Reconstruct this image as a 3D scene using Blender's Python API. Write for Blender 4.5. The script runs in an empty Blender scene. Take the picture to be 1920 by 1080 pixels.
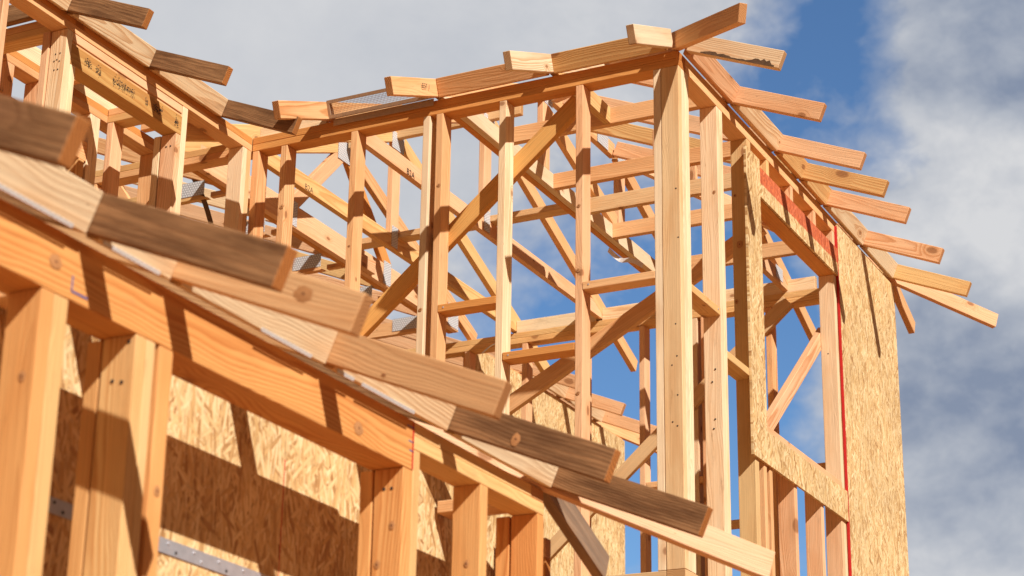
import bpy, bmesh, math, random
from mathutils import Vector, Matrix
random.seed(7)
S = bpy.context.scene
COL = S.collection

# ------------------------------------------------------------------ camera, sky, sun, exposure
GZ = 5.9                       # height of the upper wall plates' underside above the ground; z below is measured from it
cam = bpy.data.cameras.new('camera')
camo = bpy.data.objects.new('camera', cam); COL.objects.link(camo)
right = Vector((0.89384003, 0.44812857, 0.01519161))
down = Vector((-0.14329996, 0.31760269, -0.93733326))
fwd = Vector((-0.42487071, 0.83564904, 0.34810281))
rot = Matrix((right, -down, -fwd)).transposed().to_4x4()
camo.matrix_world = Matrix.Translation((3.19828, -7.95546, -4.28944 + GZ)) @ rot
cam.sensor_width = 36.0
cam.lens = 3840.74 / 1920.0 * 36.0
cam.clip_start = 0.1; cam.clip_end = 3000
cam.dof.use_dof = True; cam.dof.focus_distance = 9.7; cam.dof.aperture_fstop = 5.0
S.camera = camo

SUN = Vector((1.0, -0.60, 0.93)).normalized()
sun = bpy.data.lights.new('sun', 'SUN'); sun.energy = 5.0; sun.angle = math.radians(0.53); sun.color = (1.0, 0.965, 0.92)
suno = bpy.data.objects.new('sun', sun); COL.objects.link(suno)
suno.rotation_euler = SUN.to_track_quat('Z', 'Y').to_euler()
suno.location = (20, -12, 25)

W = bpy.data.worlds.new('World'); S.world = W; W.use_nodes = True
def build_world():
    nt = W.node_tree; nt.nodes.clear()
    N = nt.nodes.new; L = nt.links.new
    def math_(op, a, b=None, c=None, clamp=False):
        n = N('ShaderNodeMath'); n.operation = op; n.use_clamp = clamp
        for i, v in enumerate((a, b, c)):
            if v is None: continue
            if isinstance(v, (int, float)): n.inputs[i].default_value = v
            else: L(v, n.inputs[i])
        return n.outputs[0]
    def ramp(f, stops):
        n = N('ShaderNodeValToRGB'); e = n.color_ramp.elements
        while len(e) < len(stops): e.new(0.5)
        for k, (p, c) in enumerate(stops): e[k].position = p; e[k].color = (*c, 1)
        L(f, n.inputs[0]); return n.outputs[0]
    out = N('ShaderNodeOutputWorld'); bg = N('ShaderNodeBackground')
    sky = N('ShaderNodeTexSky'); sky.sky_type = 'NISHITA'; sky.sun_disc = False
    sky.sun_elevation = math.asin(SUN.z); sky.sun_rotation = math.atan2(SUN.x, SUN.y)
    sky.air_density = 1.0; sky.dust_density = 0.4; sky.ozone_density = 2.0
    tc = N('ShaderNodeTexCoord')
    def noise(scale, detail, rough, loc, sc=(1, 1, 1), dist=0.0):
        mp = N('ShaderNodeMapping'); mp.inputs['Location'].default_value = loc; mp.inputs['Scale'].default_value = sc
        L(tc.outputs['Generated'], mp.inputs['Vector'])
        n = N('ShaderNodeTexNoise'); n.inputs['Scale'].default_value = scale; n.inputs['Detail'].default_value = detail
        n.inputs['Roughness'].default_value = rough; n.inputs['Distortion'].default_value = dist
        L(mp.outputs[0], n.inputs['Vector']); return n.outputs['Fac']
    def along(v):
        n = N('ShaderNodeVectorMath'); n.operation = 'DOT_PRODUCT'; n.inputs[1].default_value = v
        L(tc.outputs['Generated'], n.inputs[0]); return n.outputs['Value']
    # where the cloud bank lies: thick towards the west (-x), a clear patch towards +x high up, another bank low in the north-east
    def patch(px, py, rad):
        x, y = (px - 960) / 3840.74, (py - 540) / 3840.74
        d = (fwd + right * x + down * y).normalized()
        a = along(d)
        return math_('SUBTRACT', 1.0, math_('DIVIDE', math_('SUBTRACT', 1.0, a), 1 - math.cos(rad), clamp=True), clamp=True)
    big = noise(7.0, 6.0, 0.55, (3.1, 0.4, 1.7), (1, 1, 1.5), 0.3)
    fine = noise(20.0, 7.0, 0.6, (0.3, 2.2, 5.1), (1, 1, 1.3), 0.2)
    wisp = noise(60.0, 6.0, 0.62, (1.3, 4.2, 2.1), (1, 1, 1.25), 0.4)
    dens = math_('ADD', math_('MULTIPLY', big, 0.55), math_('ADD', math_('MULTIPLY', fine, 0.30), math_('MULTIPLY', wisp, 0.20)))
    west = patch(430, 40, 0.31)
    ne = patch(1880, 330, 0.115)
    low = math_('ADD', patch(1850, 980, 0.09), math_('MULTIPLY', patch(1900, 20, 0.08), 1.3))
    mid = patch(1790, 680, 0.10)
    hole1 = patch(1575, 160, 0.075)
    hole2 = patch(1090, 610, 0.12)
    hole3 = patch(1450, 560, 0.05)
    m = math_('ADD', math_('MULTIPLY', west, 0.85), math_('ADD', math_('MULTIPLY', ne, 0.75), math_('ADD', math_('MULTIPLY', low, 0.55), math_('MULTIPLY', mid, 0.60))))
    m = math_('ADD', m, math_('MULTIPLY', patch(1000, 500, 0.42), 0.26))
    m = math_('SUBTRACT', m, math_('MULTIPLY', hole1, 0.66))
    m = math_('SUBTRACT', m, math_('MULTIPLY', hole2, 0.75))
    m = math_('SUBTRACT', m, math_('MULTIPLY', hole3, 0.30))
    c = math_('ADD', math_('MULTIPLY', math_('SUBTRACT', dens, 0.5), 2.0), math_('ADD', m, -0.16))
    cov = math_('MULTIPLY', c, 2.0, clamp=True)
    shade = noise(9.0, 5.0, 0.55, (7.3, 1.4, 0.2), (1, 1, 1.6), 0.2)
    sh = math_('ADD', math_('MULTIPLY', shade, 0.52), math_('ADD', math_('MULTIPLY', fine, 0.34), math_('MULTIPLY', wisp, 0.14)))
    sh = math_('ADD', sh, math_('SUBTRACT', math_('MULTIPLY', patch(1830, 380, 0.06), 0.16), math_('ADD', math_('MULTIPLY', patch(1840, 690, 0.06), 0.13), math_('MULTIPLY', patch(1900, 40, 0.06), 0.08))))
    wq = math_('MULTIPLY', west, 0.8)
    sh = math_('ADD', math_('MULTIPLY', sh, math_('SUBTRACT', 1.0, wq)), math_('MULTIPLY', wq, 0.635))
    ccol = ramp(sh, [(0.35, (0.185, 0.225, 0.310)), (0.5, (0.345, 0.372, 0.425)), (0.66, (0.53, 0.535, 0.55))])
    skm = N('ShaderNodeMix'); skm.data_type = 'RGBA'; skm.blend_type = 'MULTIPLY'; skm.inputs['Factor'].default_value = 1.0
    L(sky.outputs[0], skm.inputs['A']); skm.inputs['B'].default_value = (0.060, 0.080, 0.098, 1)
    mix = N('ShaderNodeMix'); mix.data_type = 'RGBA'
    L(cov, mix.inputs['Factor']); L(skm.outputs['Result'], mix.inputs['A']); L(ccol, mix.inputs['B'])
    # outside the view an unseen dark cloud layer is added to deepen shadows
    side = math_('MULTIPLY', math_('SUBTRACT', math_('ADD', along(tuple(fwd)), math_('MULTIPLY', math_('SUBTRACT', big, 0.5), 0.35)), 0.70), 5.0, clamp=True)
    dark = ramp(sh, [(0.3, (0.060, 0.052, 0.046)), (0.7, (0.125, 0.112, 0.100))])
    mix2 = N('ShaderNodeMix'); mix2.data_type = 'RGBA'
    L(side, mix2.inputs['Factor']); L(dark, mix2.inputs['A']); L(mix.outputs['Result'], mix2.inputs['B'])
    L(mix2.outputs['Result'], bg.inputs['Color']); bg.inputs['Strength'].default_value = 1.0
    L(bg.outputs[0], out.inputs['Surface'])
build_world()
S.view_settings.view_transform = 'Standard'; S.view_settings.look = 'None'
S.view_settings.exposure = 0.36; S.view_settings.gamma = 1.0; S.view_settings.use_curve_mapping = False

# ------------------------------------------------------------------ materials
def new_mat(name):
    m = bpy.data.materials.new(name); m.use_nodes = True
    nt = m.node_tree; nt.nodes.clear()
    out = nt.nodes.new('ShaderNodeOutputMaterial'); b = nt.nodes.new('ShaderNodeBsdfPrincipled')
    nt.links.new(b.outputs[0], out.inputs['Surface'])
    return m, nt, b
class NT:
    def __init__(s, nt): s.nt = nt
    def put(s, inp, v):
        if isinstance(v, (int, float)): inp.default_value = v
        elif isinstance(v, (tuple, list)): inp.default_value = v
        else: s.nt.links.new(v, inp)
    def math(s, op, *a, clamp=False):
        n = s.nt.nodes.new('ShaderNodeMath'); n.operation = op; n.use_clamp = clamp
        for i, v in enumerate(a): s.put(n.inputs[i], v)
        return n.outputs[0]
    def vmath(s, op, *a):
        n = s.nt.nodes.new('ShaderNodeVectorMath'); n.operation = op
        for i, v in enumerate(a): s.put(n.inputs[i], v)
        return n.outputs['Value'] if op in ('LENGTH', 'DOT_PRODUCT', 'DISTANCE') else n.outputs[0]
    def xyz(s, x, y, z):
        n = s.nt.nodes.new('ShaderNodeCombineXYZ')
        for i, v in enumerate((x, y, z)): s.put(n.inputs[i], v)
        return n.outputs[0]
    def sep(s, v):
        n = s.nt.nodes.new('ShaderNodeSeparateXYZ'); s.put(n.inputs[0], v); return n.outputs
    def noise(s, v, scale, detail=2.0, rough=0.5, dist=0.0):
        n = s.nt.nodes.new('ShaderNodeTexNoise'); s.put(n.inputs['Vector'], v)
        n.inputs['Scale'].default_value = scale; n.inputs['Detail'].default_value = detail
        n.inputs['Roughness'].default_value = rough; n.inputs['Distortion'].default_value = dist
        return n.outputs['Fac']
    def vor(s, v, scale, feature='F1', dim='3D', metric=None):
        n = s.nt.nodes.new('ShaderNodeTexVoronoi'); n.voronoi_dimensions = dim; n.feature = feature; s.put(n.inputs['Vector'], v)
        if metric: n.distance = metric
        n.inputs['Scale'].default_value = scale; return n.outputs
    def mix(s, f, a, b, mode='MIX'):
        n = s.nt.nodes.new('ShaderNodeMix'); n.data_type = 'RGBA'; n.blend_type = mode
        s.put(n.inputs['Factor'], f); s.put(n.inputs['A'], a); s.put(n.inputs['B'], b); return n.outputs['Result']
    def smooth(s, v, a, b, lo=0.0, hi=1.0):
        n = s.nt.nodes.new('ShaderNodeMapRange'); n.interpolation_type = 'SMOOTHSTEP'
        s.put(n.inputs[0], v)
        for i, q in enumerate((a, b, lo, hi)): n.inputs[i + 1].default_value = q
        return n.outputs[0]
    def bump(s, h, strength, dist):
        n = s.nt.nodes.new('ShaderNodeBump'); n.inputs['Strength'].default_value = strength
        n.inputs['Distance'].default_value = dist; s.put(n.inputs['Height'], h); return n.outputs[0]

def wood_material():
    """sawn softwood: the board's own colour comes from the object's colour, alpha = how weathered it is;
    local x runs along the grain, rings are cylinders round a pith line outside or inside the section"""
    m, nt, b = new_mat('sawn softwood'); q = NT(nt)
    tc = nt.nodes.new('ShaderNodeTexCoord').outputs['Object']
    oi = nt.nodes.new('ShaderNodeObjectInfo'); rnd = oi.outputs['Random']; tone = oi.outputs['Color']; weather = oi.outputs['Alpha']
    x, y, z = q.sep(tc)
    r2 = q.math('FRACT', q.math('MULTIPLY', rnd, 37.17)); r3 = q.math('FRACT', q.math('MULTIPLY', rnd, 91.7)); r4 = q.math('FRACT', q.math('MULTIPLY', rnd, 17.31))
    off = q.math('MULTIPLY', rnd, 53.0)
    # knots
    kv = q.xyz(q.math('ADD', q.math('MULTIPLY', x, 2.6), off), q.math('ADD', q.math('MULTIPLY', q.math('ADD', y, q.math('MULTIPLY', z, 0.4)), 5.0), q.math('MULTIPLY', r2, 9.0)), 0.0)
    vo = q.vor(kv, 1.0, 'F1', '2D'); kd = vo['Distance']
    kc = q.sep(vo['Color'])
    gate = q.math('GREATER_THAN', kc[0], 0.52)
    size = q.math('ADD', 0.030, q.math('MULTIPLY', q.math('MULTIPLY', kc[1], kc[1]), 0.075))
    kn = q.math('DIVIDE', kd, size)
    knot = q.math('MULTIPLY', gate, q.smooth(kn, 1.25, 0.75))
    halo = q.math('MULTIPLY', gate, q.smooth(kn, 3.4, 0.9))
    # growth rings
    wav = q.noise(q.xyz(q.math('ADD', q.math('MULTIPLY', x, 0.9), off), q.math('MULTIPLY', y, 3.0), q.math('MULTIPLY', z, 3.0)), 1.6, 2.0, 0.5)
    py = q.math('MULTIPLY', q.math('SUBTRACT', r2, 0.5), 0.12)
    pz = q.math('SUBTRACT', -0.014, q.math('MULTIPLY', r3, 0.09))
    dy = q.math('ADD', q.math('SUBTRACT', y, py), q.math('MULTIPLY', q.math('SUBTRACT', wav, 0.5), 0.11))
    dz = q.math('SUBTRACT', z, pz)
    dz = q.math('ADD', dz, q.math('MULTIPLY', x, q.math('MULTIPLY', q.math('SUBTRACT', r4, 0.5), 0.05)))
    rr = q.math('SQRT', q.math('ADD', q.math('MULTIPLY', dy, dy), q.math('MULTIPLY', dz, dz)))
    rr = q.math('ADD', rr, q.math('MULTIPLY', halo, 0.012))
    fn = q.noise(q.xyz(q.math('MULTIPLY', x, 6.0), q.math('MULTIPLY', y, 60.0), q.math('MULTIPLY', z, 60.0)), 1.0, 3.0, 0.6)
    ring = q.math('FRACT', q.math('ADD', q.math('MULTIPLY', rr, q.math('ADD', 105.0, q.math('MULTIPLY', r4, 110.0))), q.math('MULTIPLY', fn, 0.5)))
    late = q.math('MULTIPLY', q.smooth(ring, 0.25, 0.88), q.smooth(ring, 1.0, 0.9))
    fiber = q.noise(q.xyz(q.math('ADD', q.math('MULTIPLY', x, 2.5), off), q.math('MULTIPLY', y, 230.0), q.math('MULTIPLY', z, 230.0)), 1.0, 3.0, 0.6)
    blot = q.noise(q.xyz(q.math('ADD', q.math('MULTIPLY', x, 2.2), off), q.math('MULTIPLY', y, 9.0), q.math('MULTIPLY', z, 9.0)), 1.3, 3.0, 0.55)
    # colours
    darkc = q.mix(1.0, tone, (0.72, 0.50, 0.34, 1), 'MULTIPLY')
    amt = q.math('MULTIPLY', late, q.math('ADD', q.math('ADD', 0.14, q.math('MULTIPLY', oi.outputs['Object Index'], 0.1)), q.math('MULTIPLY', q.math('MULTIPLY', r3, r3), 0.62)))
    c = q.mix(amt, tone, darkc)
    c = q.mix(q.smooth(blot, 0.42, 0.72, 0.0, 0.55), c, q.mix(1.0, c, (0.90, 0.74, 0.60, 1), 'MULTIPLY'))
    fs = q.smooth(fiber, 0.30, 0.72, 0.90, 1.06)
    c = q.mix(1.0, c, q.xyz(fs, fs, fs), 'MULTIPLY')
    c = q.mix(q.math('MULTIPLY', halo, 0.30), c, (0.50, 0.21, 0.06, 1))
    c = q.mix(q.math('MULTIPLY', knot, 0.72), c, (0.26, 0.095, 0.03, 1))
    core = q.math('MULTIPLY', knot, q.smooth(kn, 0.5, 0.1))
    c = q.mix(q.math('MULTIPLY', core, 0.5), c, (0.34, 0.14, 0.05, 1))
    # pitch streaks and scuffs
    sc = q.noise(q.xyz(q.math('ADD', q.math('MULTIPLY', x, 5.0), off), q.math('MULTIPLY', y, 40.0), q.math('MULTIPLY', z, 40.0)), 1.0, 4.0, 0.65)
    c = q.mix(q.smooth(sc, 0.66, 0.76, 0.0, 0.55), c, (0.30, 0.15, 0.06, 1))
    dirt = q.noise(q.xyz(q.math('ADD', q.math('MULTIPLY', x, 3.2), q.math('MULTIPLY', off, 1.7)), q.math('MULTIPLY', y, 14.0), q.math('MULTIPLY', z, 14.0)), 1.0, 6.0, 0.7)
    c = q.mix(q.smooth(dirt, 0.60, 0.78, 0.0, 0.42), c, (0.21, 0.13, 0.075, 1))
    fleck = q.noise(q.xyz(q.math('ADD', q.math('MULTIPLY', x, 26.0), off), q.math('MULTIPLY', y, 60.0), q.math('MULTIPLY', z, 60.0)), 1.0, 3.0, 0.6)
    c = q.mix(q.smooth(fleck, 0.72, 0.78, 0.0, 0.6), c, (0.22, 0.09, 0.03, 1))
    # weathered grey-brown skin (not on the sawn ends)
    geo = nt.nodes.new('ShaderNodeTexCoord').outputs['Normal']
    nx = q.math('ABSOLUTE', q.sep(geo)[0])
    side = q.smooth(nx, 0.85, 0.6)
    wn = q.noise(q.xyz(q.math('ADD', q.math('MULTIPLY', x, 3.0), off), q.math('MULTIPLY', y, 26.0), q.math('MULTIPLY', z, 26.0)), 1.0, 5.0, 0.65)
    wcol = q.mix(q.smooth(wn, 0.3, 0.7), (0.105, 0.046, 0.018, 1), (0.35, 0.180, 0.078, 1))
    wcol = q.mix(q.math('MULTIPLY', late, 0.45), wcol, (0.12, 0.055, 0.022, 1))
    wcol = q.mix(q.math('MULTIPLY', halo, 0.4), wcol, (0.22, 0.10, 0.045, 1))
    c = q.mix(q.math('MULTIPLY', q.math('MULTIPLY', weather, side), 0.96), c, wcol)
    # sawn ends a shade darker, rings strong
    endc = q.mix(q.math('MULTIPLY', late, 0.85), q.mix(1.0, tone, (0.74, 0.60, 0.46, 1), 'MULTIPLY'), (0.22, 0.075, 0.02, 1))
    c = q.mix(q.math('MULTIPLY', q.smooth(nx, 0.8, 0.95), 0.9), c, endc)
    q.put(b.inputs['Base Color'], c)
    b.inputs['Roughness'].default_value = 0.72
    b.inputs['Specular IOR Level'].default_value = 0.25
    h = q.math('ADD', q.math('MULTIPLY', late, 0.5), q.math('ADD', q.math('MULTIPLY', fiber, 0.9), q.math('MULTIPLY', weather, q.math('MULTIPLY', wn, 1.2))))
    q.put(b.inputs['Normal'], q.bump(h, 0.35, 0.003))
    return m
WOOD = wood_material()

def osb_material(name, top=None):
    m, nt, b = new_mat(name); q = NT(nt)
    tc = nt.nodes.new('ShaderNodeTexCoord').outputs['Object']
    x, y, z = q.sep(tc)                                        # x across, y up the sheet, z through it
    warp = q.noise(tc, 9.0, 2.0, 0.5)
    col = None; pri = None; edge = None
    for i, (ang, sx, sy) in enumerate(((4, 100, 11), (22, 88, 12.5), (-17, 92, 11.5), (60, 86, 17), (-46, 88, 18), (9, 140, 15), (-7, 120, 12.5))):
        a = math.radians(ang); ca, sa = math.cos(a), math.sin(a)
        u = q.math('ADD', q.math('MULTIPLY', x, ca), q.math('MULTIPLY', y, sa))
        v = q.math('SUBTRACT', q.math('MULTIPLY', y, ca), q.math('MULTIPLY', x, sa))
        u = q.math('ADD', u, q.math('MULTIPLY', warp, 0.006))
        vec = q.xyz(q.math('ADD', q.math('MULTIPLY', u, sx), 13.1 * i), q.math('ADD', q.math('MULTIPLY', v, sy), 7.7 * i), q.math('MULTIPLY', z, 3.0))
        vo = q.vor(vec, 1.0, 'F1', '2D', 'CHEBYCHEV'); cc = q.sep(vo['Color'])
        p = cc[0]; t = cc[1]
        f = q.noise(q.xyz(q.math('MULTIPLY', u, 420.0), q.math('MULTIPLY', v, 14.0), float(i)), 1.0, 2.0, 0.5)
        t = q.math('ADD', q.math('MULTIPLY', t, 0.8), q.math('MULTIPLY', f, 0.3))
        ed = q.smooth(vo['Distance'], 0.62, 0.40)
        if col is None: col, pri, edge = t, p, ed
        else:
            g = q.math('GREATER_THAN', p, pri)
            mixf = nt.nodes.new('ShaderNodeMix'); q.put(mixf.inputs['Factor'], g); q.put(mixf.inputs['A'], col); q.put(mixf.inputs['B'], t); col = mixf.outputs['Result']
            mixe = nt.nodes.new('ShaderNodeMix'); q.put(mixe.inputs['Factor'], g); q.put(mixe.inputs['A'], edge); q.put(mixe.inputs['B'], ed); edge = mixe.outputs['Result']
            pri = q.math('MAXIMUM', p, pri)
    rampn = nt.nodes.new('ShaderNodeValToRGB'); e = rampn.color_ramp.elements
    e[0].position = 0.12; e[0].color = (0.35, 0.165, 0.055, 1); e[1].position = 0.95; e[1].color = (0.83, 0.63, 0.345, 1)
    k = e.new(0.40); k.color = (0.64, 0.405, 0.165, 1); k = e.new(0.66); k.color = (0.74, 0.52, 0.25, 1)
    q.put(rampn.inputs[0], col)
    c = q.mix(q.smooth(edge, 1.0, 0.0, 0.0, 0.35), rampn.outputs[0], (0.26, 0.13, 0.05, 1))
    chip = q.noise(q.xyz(q.math('MULTIPLY', x, 40.0), q.math('MULTIPLY', y, 12.0), z), 1.0, 3.0, 0.6)
    c = q.mix(q.smooth(chip, 0.70, 0.76, 0.0, 0.8), c, (0.12, 0.045, 0.018, 1))
    big = q.noise(tc, 2.2, 3.0, 0.5)
    s = q.smooth(big, 0.3, 0.7, 0.88, 1.06); c = q.mix(1.0, c, q.xyz(s, s, s), 'MULTIPLY')
    if top is not None:                                         # sprayed red along the top edge of the sheet
        wob = q.noise(q.xyz(q.math('MULTIPLY', x, 18.0), q.math('MULTIPLY', y, 18.0), 0.0), 1.0, 3.0, 0.6)
        lim = q.math('ADD', y, q.math('MULTIPLY', q.math('SUBTRACT', wob, 0.5), 0.022))
        red = q.mix(q.smooth(q.noise(q.xyz(q.math('MULTIPLY', x, 30.0), q.math('MULTIPLY', y, 60.0), 1.0), 1.0, 4.0, 0.65), 0.40, 0.62, 0.15, 0.75), q.mix(1.0, c, (0.95, 0.26, 0.16, 1), 'MULTIPLY'), (0.42, 0.075, 0.035, 1))
        c = q.mix(q.math('MULTIPLY', q.smooth(lim, top - 0.004, top + 0.004, 0.0, 0.90), q.smooth(x, -0.522, -0.514)), c, red)
    q.put(b.inputs['Base Color'], c)
    b.inputs['Roughness'].default_value = 0.65; b.inputs['Specular IOR Level'].default_value = 0.3
    q.put(b.inputs['Normal'], q.bump(q.math('ADD', q.math('MULTIPLY', pri, 1.0), q.math('MULTIPLY', edge, 0.6)), 0.5, 0.003))
    return m
OSB = osb_material('oriented strand board')
OSB_RED = osb_material('oriented strand board with red edge', 0.0)

def metal_material(name, base, rough, plate=False, metal=0.55, slot=(0.09, 0.06, 0.04, 1)):
    m, nt, b = new_mat(name); q = NT(nt)
    tc = nt.nodes.new('ShaderNodeTexCoord').outputs['Object']
    n = q.noise(tc, 40.0, 3.0, 0.6)
    c = q.mix(n, tuple(v * 0.75 for v in base) + (1,), tuple(min(1, v * 1.2) for v in base) + (1,))
    if plate:                                                   # rows of punched teeth slots
        x, y, z = q.sep(tc)
        row = q.math('MULTIPLY', y, 72.0)
        st = q.math('MULTIPLY', q.math('FLOOR', row), 0.5)
        u = q.math('ABSOLUTE', q.math('SUBTRACT', q.math('FRACT', q.math('ADD', q.math('MULTIPLY', x, 60.0), st)), 0.5))
        v = q.math('ABSOLUTE', q.math('SUBTRACT', q.math('FRACT', row), 0.5))
        hole = q.math('MULTIPLY', q.smooth(u, 0.34, 0.26), q.smooth(v, 0.32, 0.24))
        c = q.mix(q.math('MULTIPLY', hole, 0.85), c, slot)
        q.put(b.inputs['Normal'], q.bump(hole, -0.6, 0.004))
    q.put(b.inputs['Base Color'], c)
    b.inputs['Metallic'].default_value = metal; b.inputs['Roughness'].default_value = rough
    return m
PLATE = metal_material('punched galvanised plate', (0.46, 0.45, 0.44), 0.5, True, 0.15, (0.82, 0.81, 0.80, 1))
GALV = metal_material('galvanised steel', (0.50, 0.51, 0.54), 0.45)
TIN = metal_material('warm grey sheet metal', (0.44, 0.29, 0.18), 0.5, False, 0.0)
STRIP = metal_material('bright punched strip', (0.62, 0.60, 0.57), 0.45, True, 0.0, (0.98, 0.98, 0.97, 1))
RUST = metal_material('brown banding steel', (0.24, 0.13, 0.05), 0.5)
def plain(name, c, rough=0.7, var=0.25):
    m, nt, b = new_mat(name); q = NT(nt)
    n = q.noise(nt.nodes.new('ShaderNodeTexCoord').outputs['Object'], 60.0, 3.0, 0.6)
    q.put(b.inputs['Base Color'], q.mix(n, tuple(v * (1 - var) for v in c) + (1,), tuple(min(1, v * (1 + var)) for v in c) + (1,)))
    b.inputs['Roughness'].default_value = rough
    return m
RED = plain('red marking paint', (0.48, 0.008, 0.005))
BLUE = plain('blue marking crayon', (0.10, 0.12, 0.30))
INK = plain('black stamp ink', (0.035, 0.025, 0.02))
PAPER = plain('white paper', (0.75, 0.72, 0.68), 0.8, 0.06)
NAIL = metal_material('nail steel', (0.62, 0.62, 0.64), 0.35)
NAILDK = plain('dark nail hole', (0.03, 0.022, 0.018))
DIRT = plain('dry building site soil', (0.30, 0.12, 0.036), 0.95)

def knot_material():
    m, nt, b = new_mat('dark knot'); q = NT(nt)
    tc = nt.nodes.new('ShaderNodeTexCoord').outputs['Object']
    x, y, z = q.sep(tc)
    n = q.noise(tc, 55.0, 3.0, 0.6)
    rr = q.math('ADD', q.vmath('LENGTH', q.xyz(q.math('MULTIPLY', x, 0.7), y, 0.0)), q.math('MULTIPLY', q.math('SUBTRACT', n, 0.5), 0.006))
    ring = q.smooth(q.math('FRACT', q.math('MULTIPLY', rr, 260.0)), 0.2, 0.9)
    c = q.mix(ring, (0.52, 0.25, 0.092, 1), (0.36, 0.145, 0.046, 1))
    c = q.mix(q.smooth(rr, 0.004, 0.001), c, (0.15, 0.055, 0.02, 1))
    q.put(b.inputs['Base Color'], c); b.inputs['Roughness'].default_value = 0.7
    return m
KNOT = knot_material()
# tones (linear albedo, alpha = weathering)
FIR = (0.76, 0.435, 0.200, 0); PINK = (0.77, 0.455, 0.245, 0); PALE = (0.80, 0.60, 0.375, 0); YEL = (0.75, 0.465, 0.190, 0)
ORG = (0.66, 0.295, 0.080, 0); CREAM = (0.84, 0.635, 0.385, 0); BROWN = (0.66, 0.31, 0.10, 1.0); TAN = (0.72, 0.48, 0.245, 0.0)
GOLD = (0.72, 0.37, 0.130, 0)
SOIL = (0.69, 0.455, 0.205, 0.07)
def vary(t, k=0.07):
    s = 1 + random.uniform(-k, k); w = random.uniform(-k, k) * 0.5
    return (min(1, t[0] * s), min(1, t[1] * s * (1 + w)), min(1, t[2] * s * (1 + 2 * w)), t[3])

# ------------------------------------------------------------------ object helpers
UP = Vector((0, 0, 1))
def G(v): return Vector((v[0], v[1], v[2] + GZ))
def tag(o, label=None, cat=None, group=None, kind=None):
    if label: o['label'] = label
    if cat: o['category'] = cat
    if group: o['group'] = group
    if kind or cat: o['kind'] = kind or 'thing'
    return o
def thing(name, loc, label, cat, group=None):
    o = bpy.data.objects.new(name, None); COL.objects.link(o); o.location = G(loc); o.empty_display_size = 0.1
    return tag(o, label, cat, group)
def link(name, bm, mat, M, parent=None, tone=None):
    me = bpy.data.meshes.new(name); bm.to_mesh(me); bm.free()
    me.materials.append(mat)
    o = bpy.data.objects.new(name, me); COL.objects.link(o)
    if parent is not None:
        o.parent = parent
        pm = Matrix.Translation(parent.location) if parent.parent is None and parent.type == 'EMPTY' else parent_matrix(parent)
        M = pm.inverted() @ M
    o.matrix_basis = M
    if tone: o.color = tone
    return o
def parent_matrix(o):
    M = o.matrix_basis.copy()
    while o.parent is not None:
        o = o.parent; M = o.matrix_basis @ M
    return M
def frame(a, b, wide):
    ax = (b - a).normalized(); w = (wide - ax * wide.dot(ax)).normalized(); t = ax.cross(w)
    M = Matrix((ax, w, t)).transposed().to_4x4(); M.translation = (a + b) / 2
    return M
def board_mesh(L, Wd, T, k0=0.0, k1=0.0, bev=0.003, wob=0.0):
    """sawn board along local x, width y, thickness z; k0/k1 slant the ends; long boards bow a little"""
    bm = bmesh.new()
    n = max(1, int(L / 0.35)); rows = []
    by, bz = random.uniform(-wob, wob), random.uniform(-wob, wob)
    for i in range(n + 1):
        f = i / n; s = math.sin(math.pi * f); row = []
        for yy, zz in ((-1, -1), (1, -1), (1, 1), (-1, 1)):
            y = yy * Wd / 2; z = zz * T / 2
            x = (-L / 2 + k0 * y) * (1 - f) + (L / 2 + k1 * y) * f
            row.append(bm.verts.new((x, y + by * s, z + bz * s)))
        rows.append(row)
    for i in range(n):
        for j in range(4):
            k = (j + 1) % 4
            bm.faces.new((rows[i][j], rows[i + 1][j], rows[i + 1][k], rows[i][k]))
    bm.faces.new(rows[0]); bm.faces.new(rows[-1][::-1])
    bmesh.ops.recalc_face_normals(bm, faces=bm.faces)
    if bev > 0:
        ed = [e for e in bm.edges if len(e.link_faces) == 2 and e.calc_face_angle(0) > 0.7]
        bmesh.ops.bevel(bm, geom=ed, offset=min(bev, T * 0.3), segments=2, profile=0.5, affect='EDGES')
    return bm
def bar(name, a, b, wide, Wd=0.089, T=0.038, tone=FIR, parent=None, mat=None, k0=0.0, k1=0.0, bev=0.003, wob=None):
    a, b = G(a), G(b); L = (b - a).length
    if wob is None: wob = min(0.0025, 0.0012 * L)
    tone = vary(tone) if mat is None else tone
    return link(name, board_mesh(L, Wd, T, k0, k1, bev, wob), mat or WOOD, frame(a, b, Vector(wide)), parent, tone)
def box(name, x0, x1, y0, y1, z0, z1, tone=FIR, parent=None, mat=None, bev=0.003, wob=None):
    d = [(x1 - x0, Vector((1, 0, 0))), (y1 - y0, Vector((0, 1, 0))), (z1 - z0, Vector((0, 0, 1)))]
    d.sort(key=lambda t: -t[0]); c = Vector(((x0 + x1) / 2, (y0 + y1) / 2, (z0 + z1) / 2)); h = d[0][1] * d[0][0] / 2
    return bar(name, c - h, c + h, d[1][1], d[1][0], d[2][0], tone, parent, mat, bev=bev, wob=wob)
def nail(p, n, parent, r=0.005, dark=True):
    bm = bmesh.new(); bmesh.ops.create_cone(bm, cap_ends=True, segments=8, radius1=r, radius2=r * 0.8, depth=0.003)
    q = Vector(n).to_track_quat('Z', 'Y').to_matrix().to_4x4(); q.translation = G(p)
    return link('nail', bm, NAILDK if dark else NAIL, q, parent)
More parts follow.
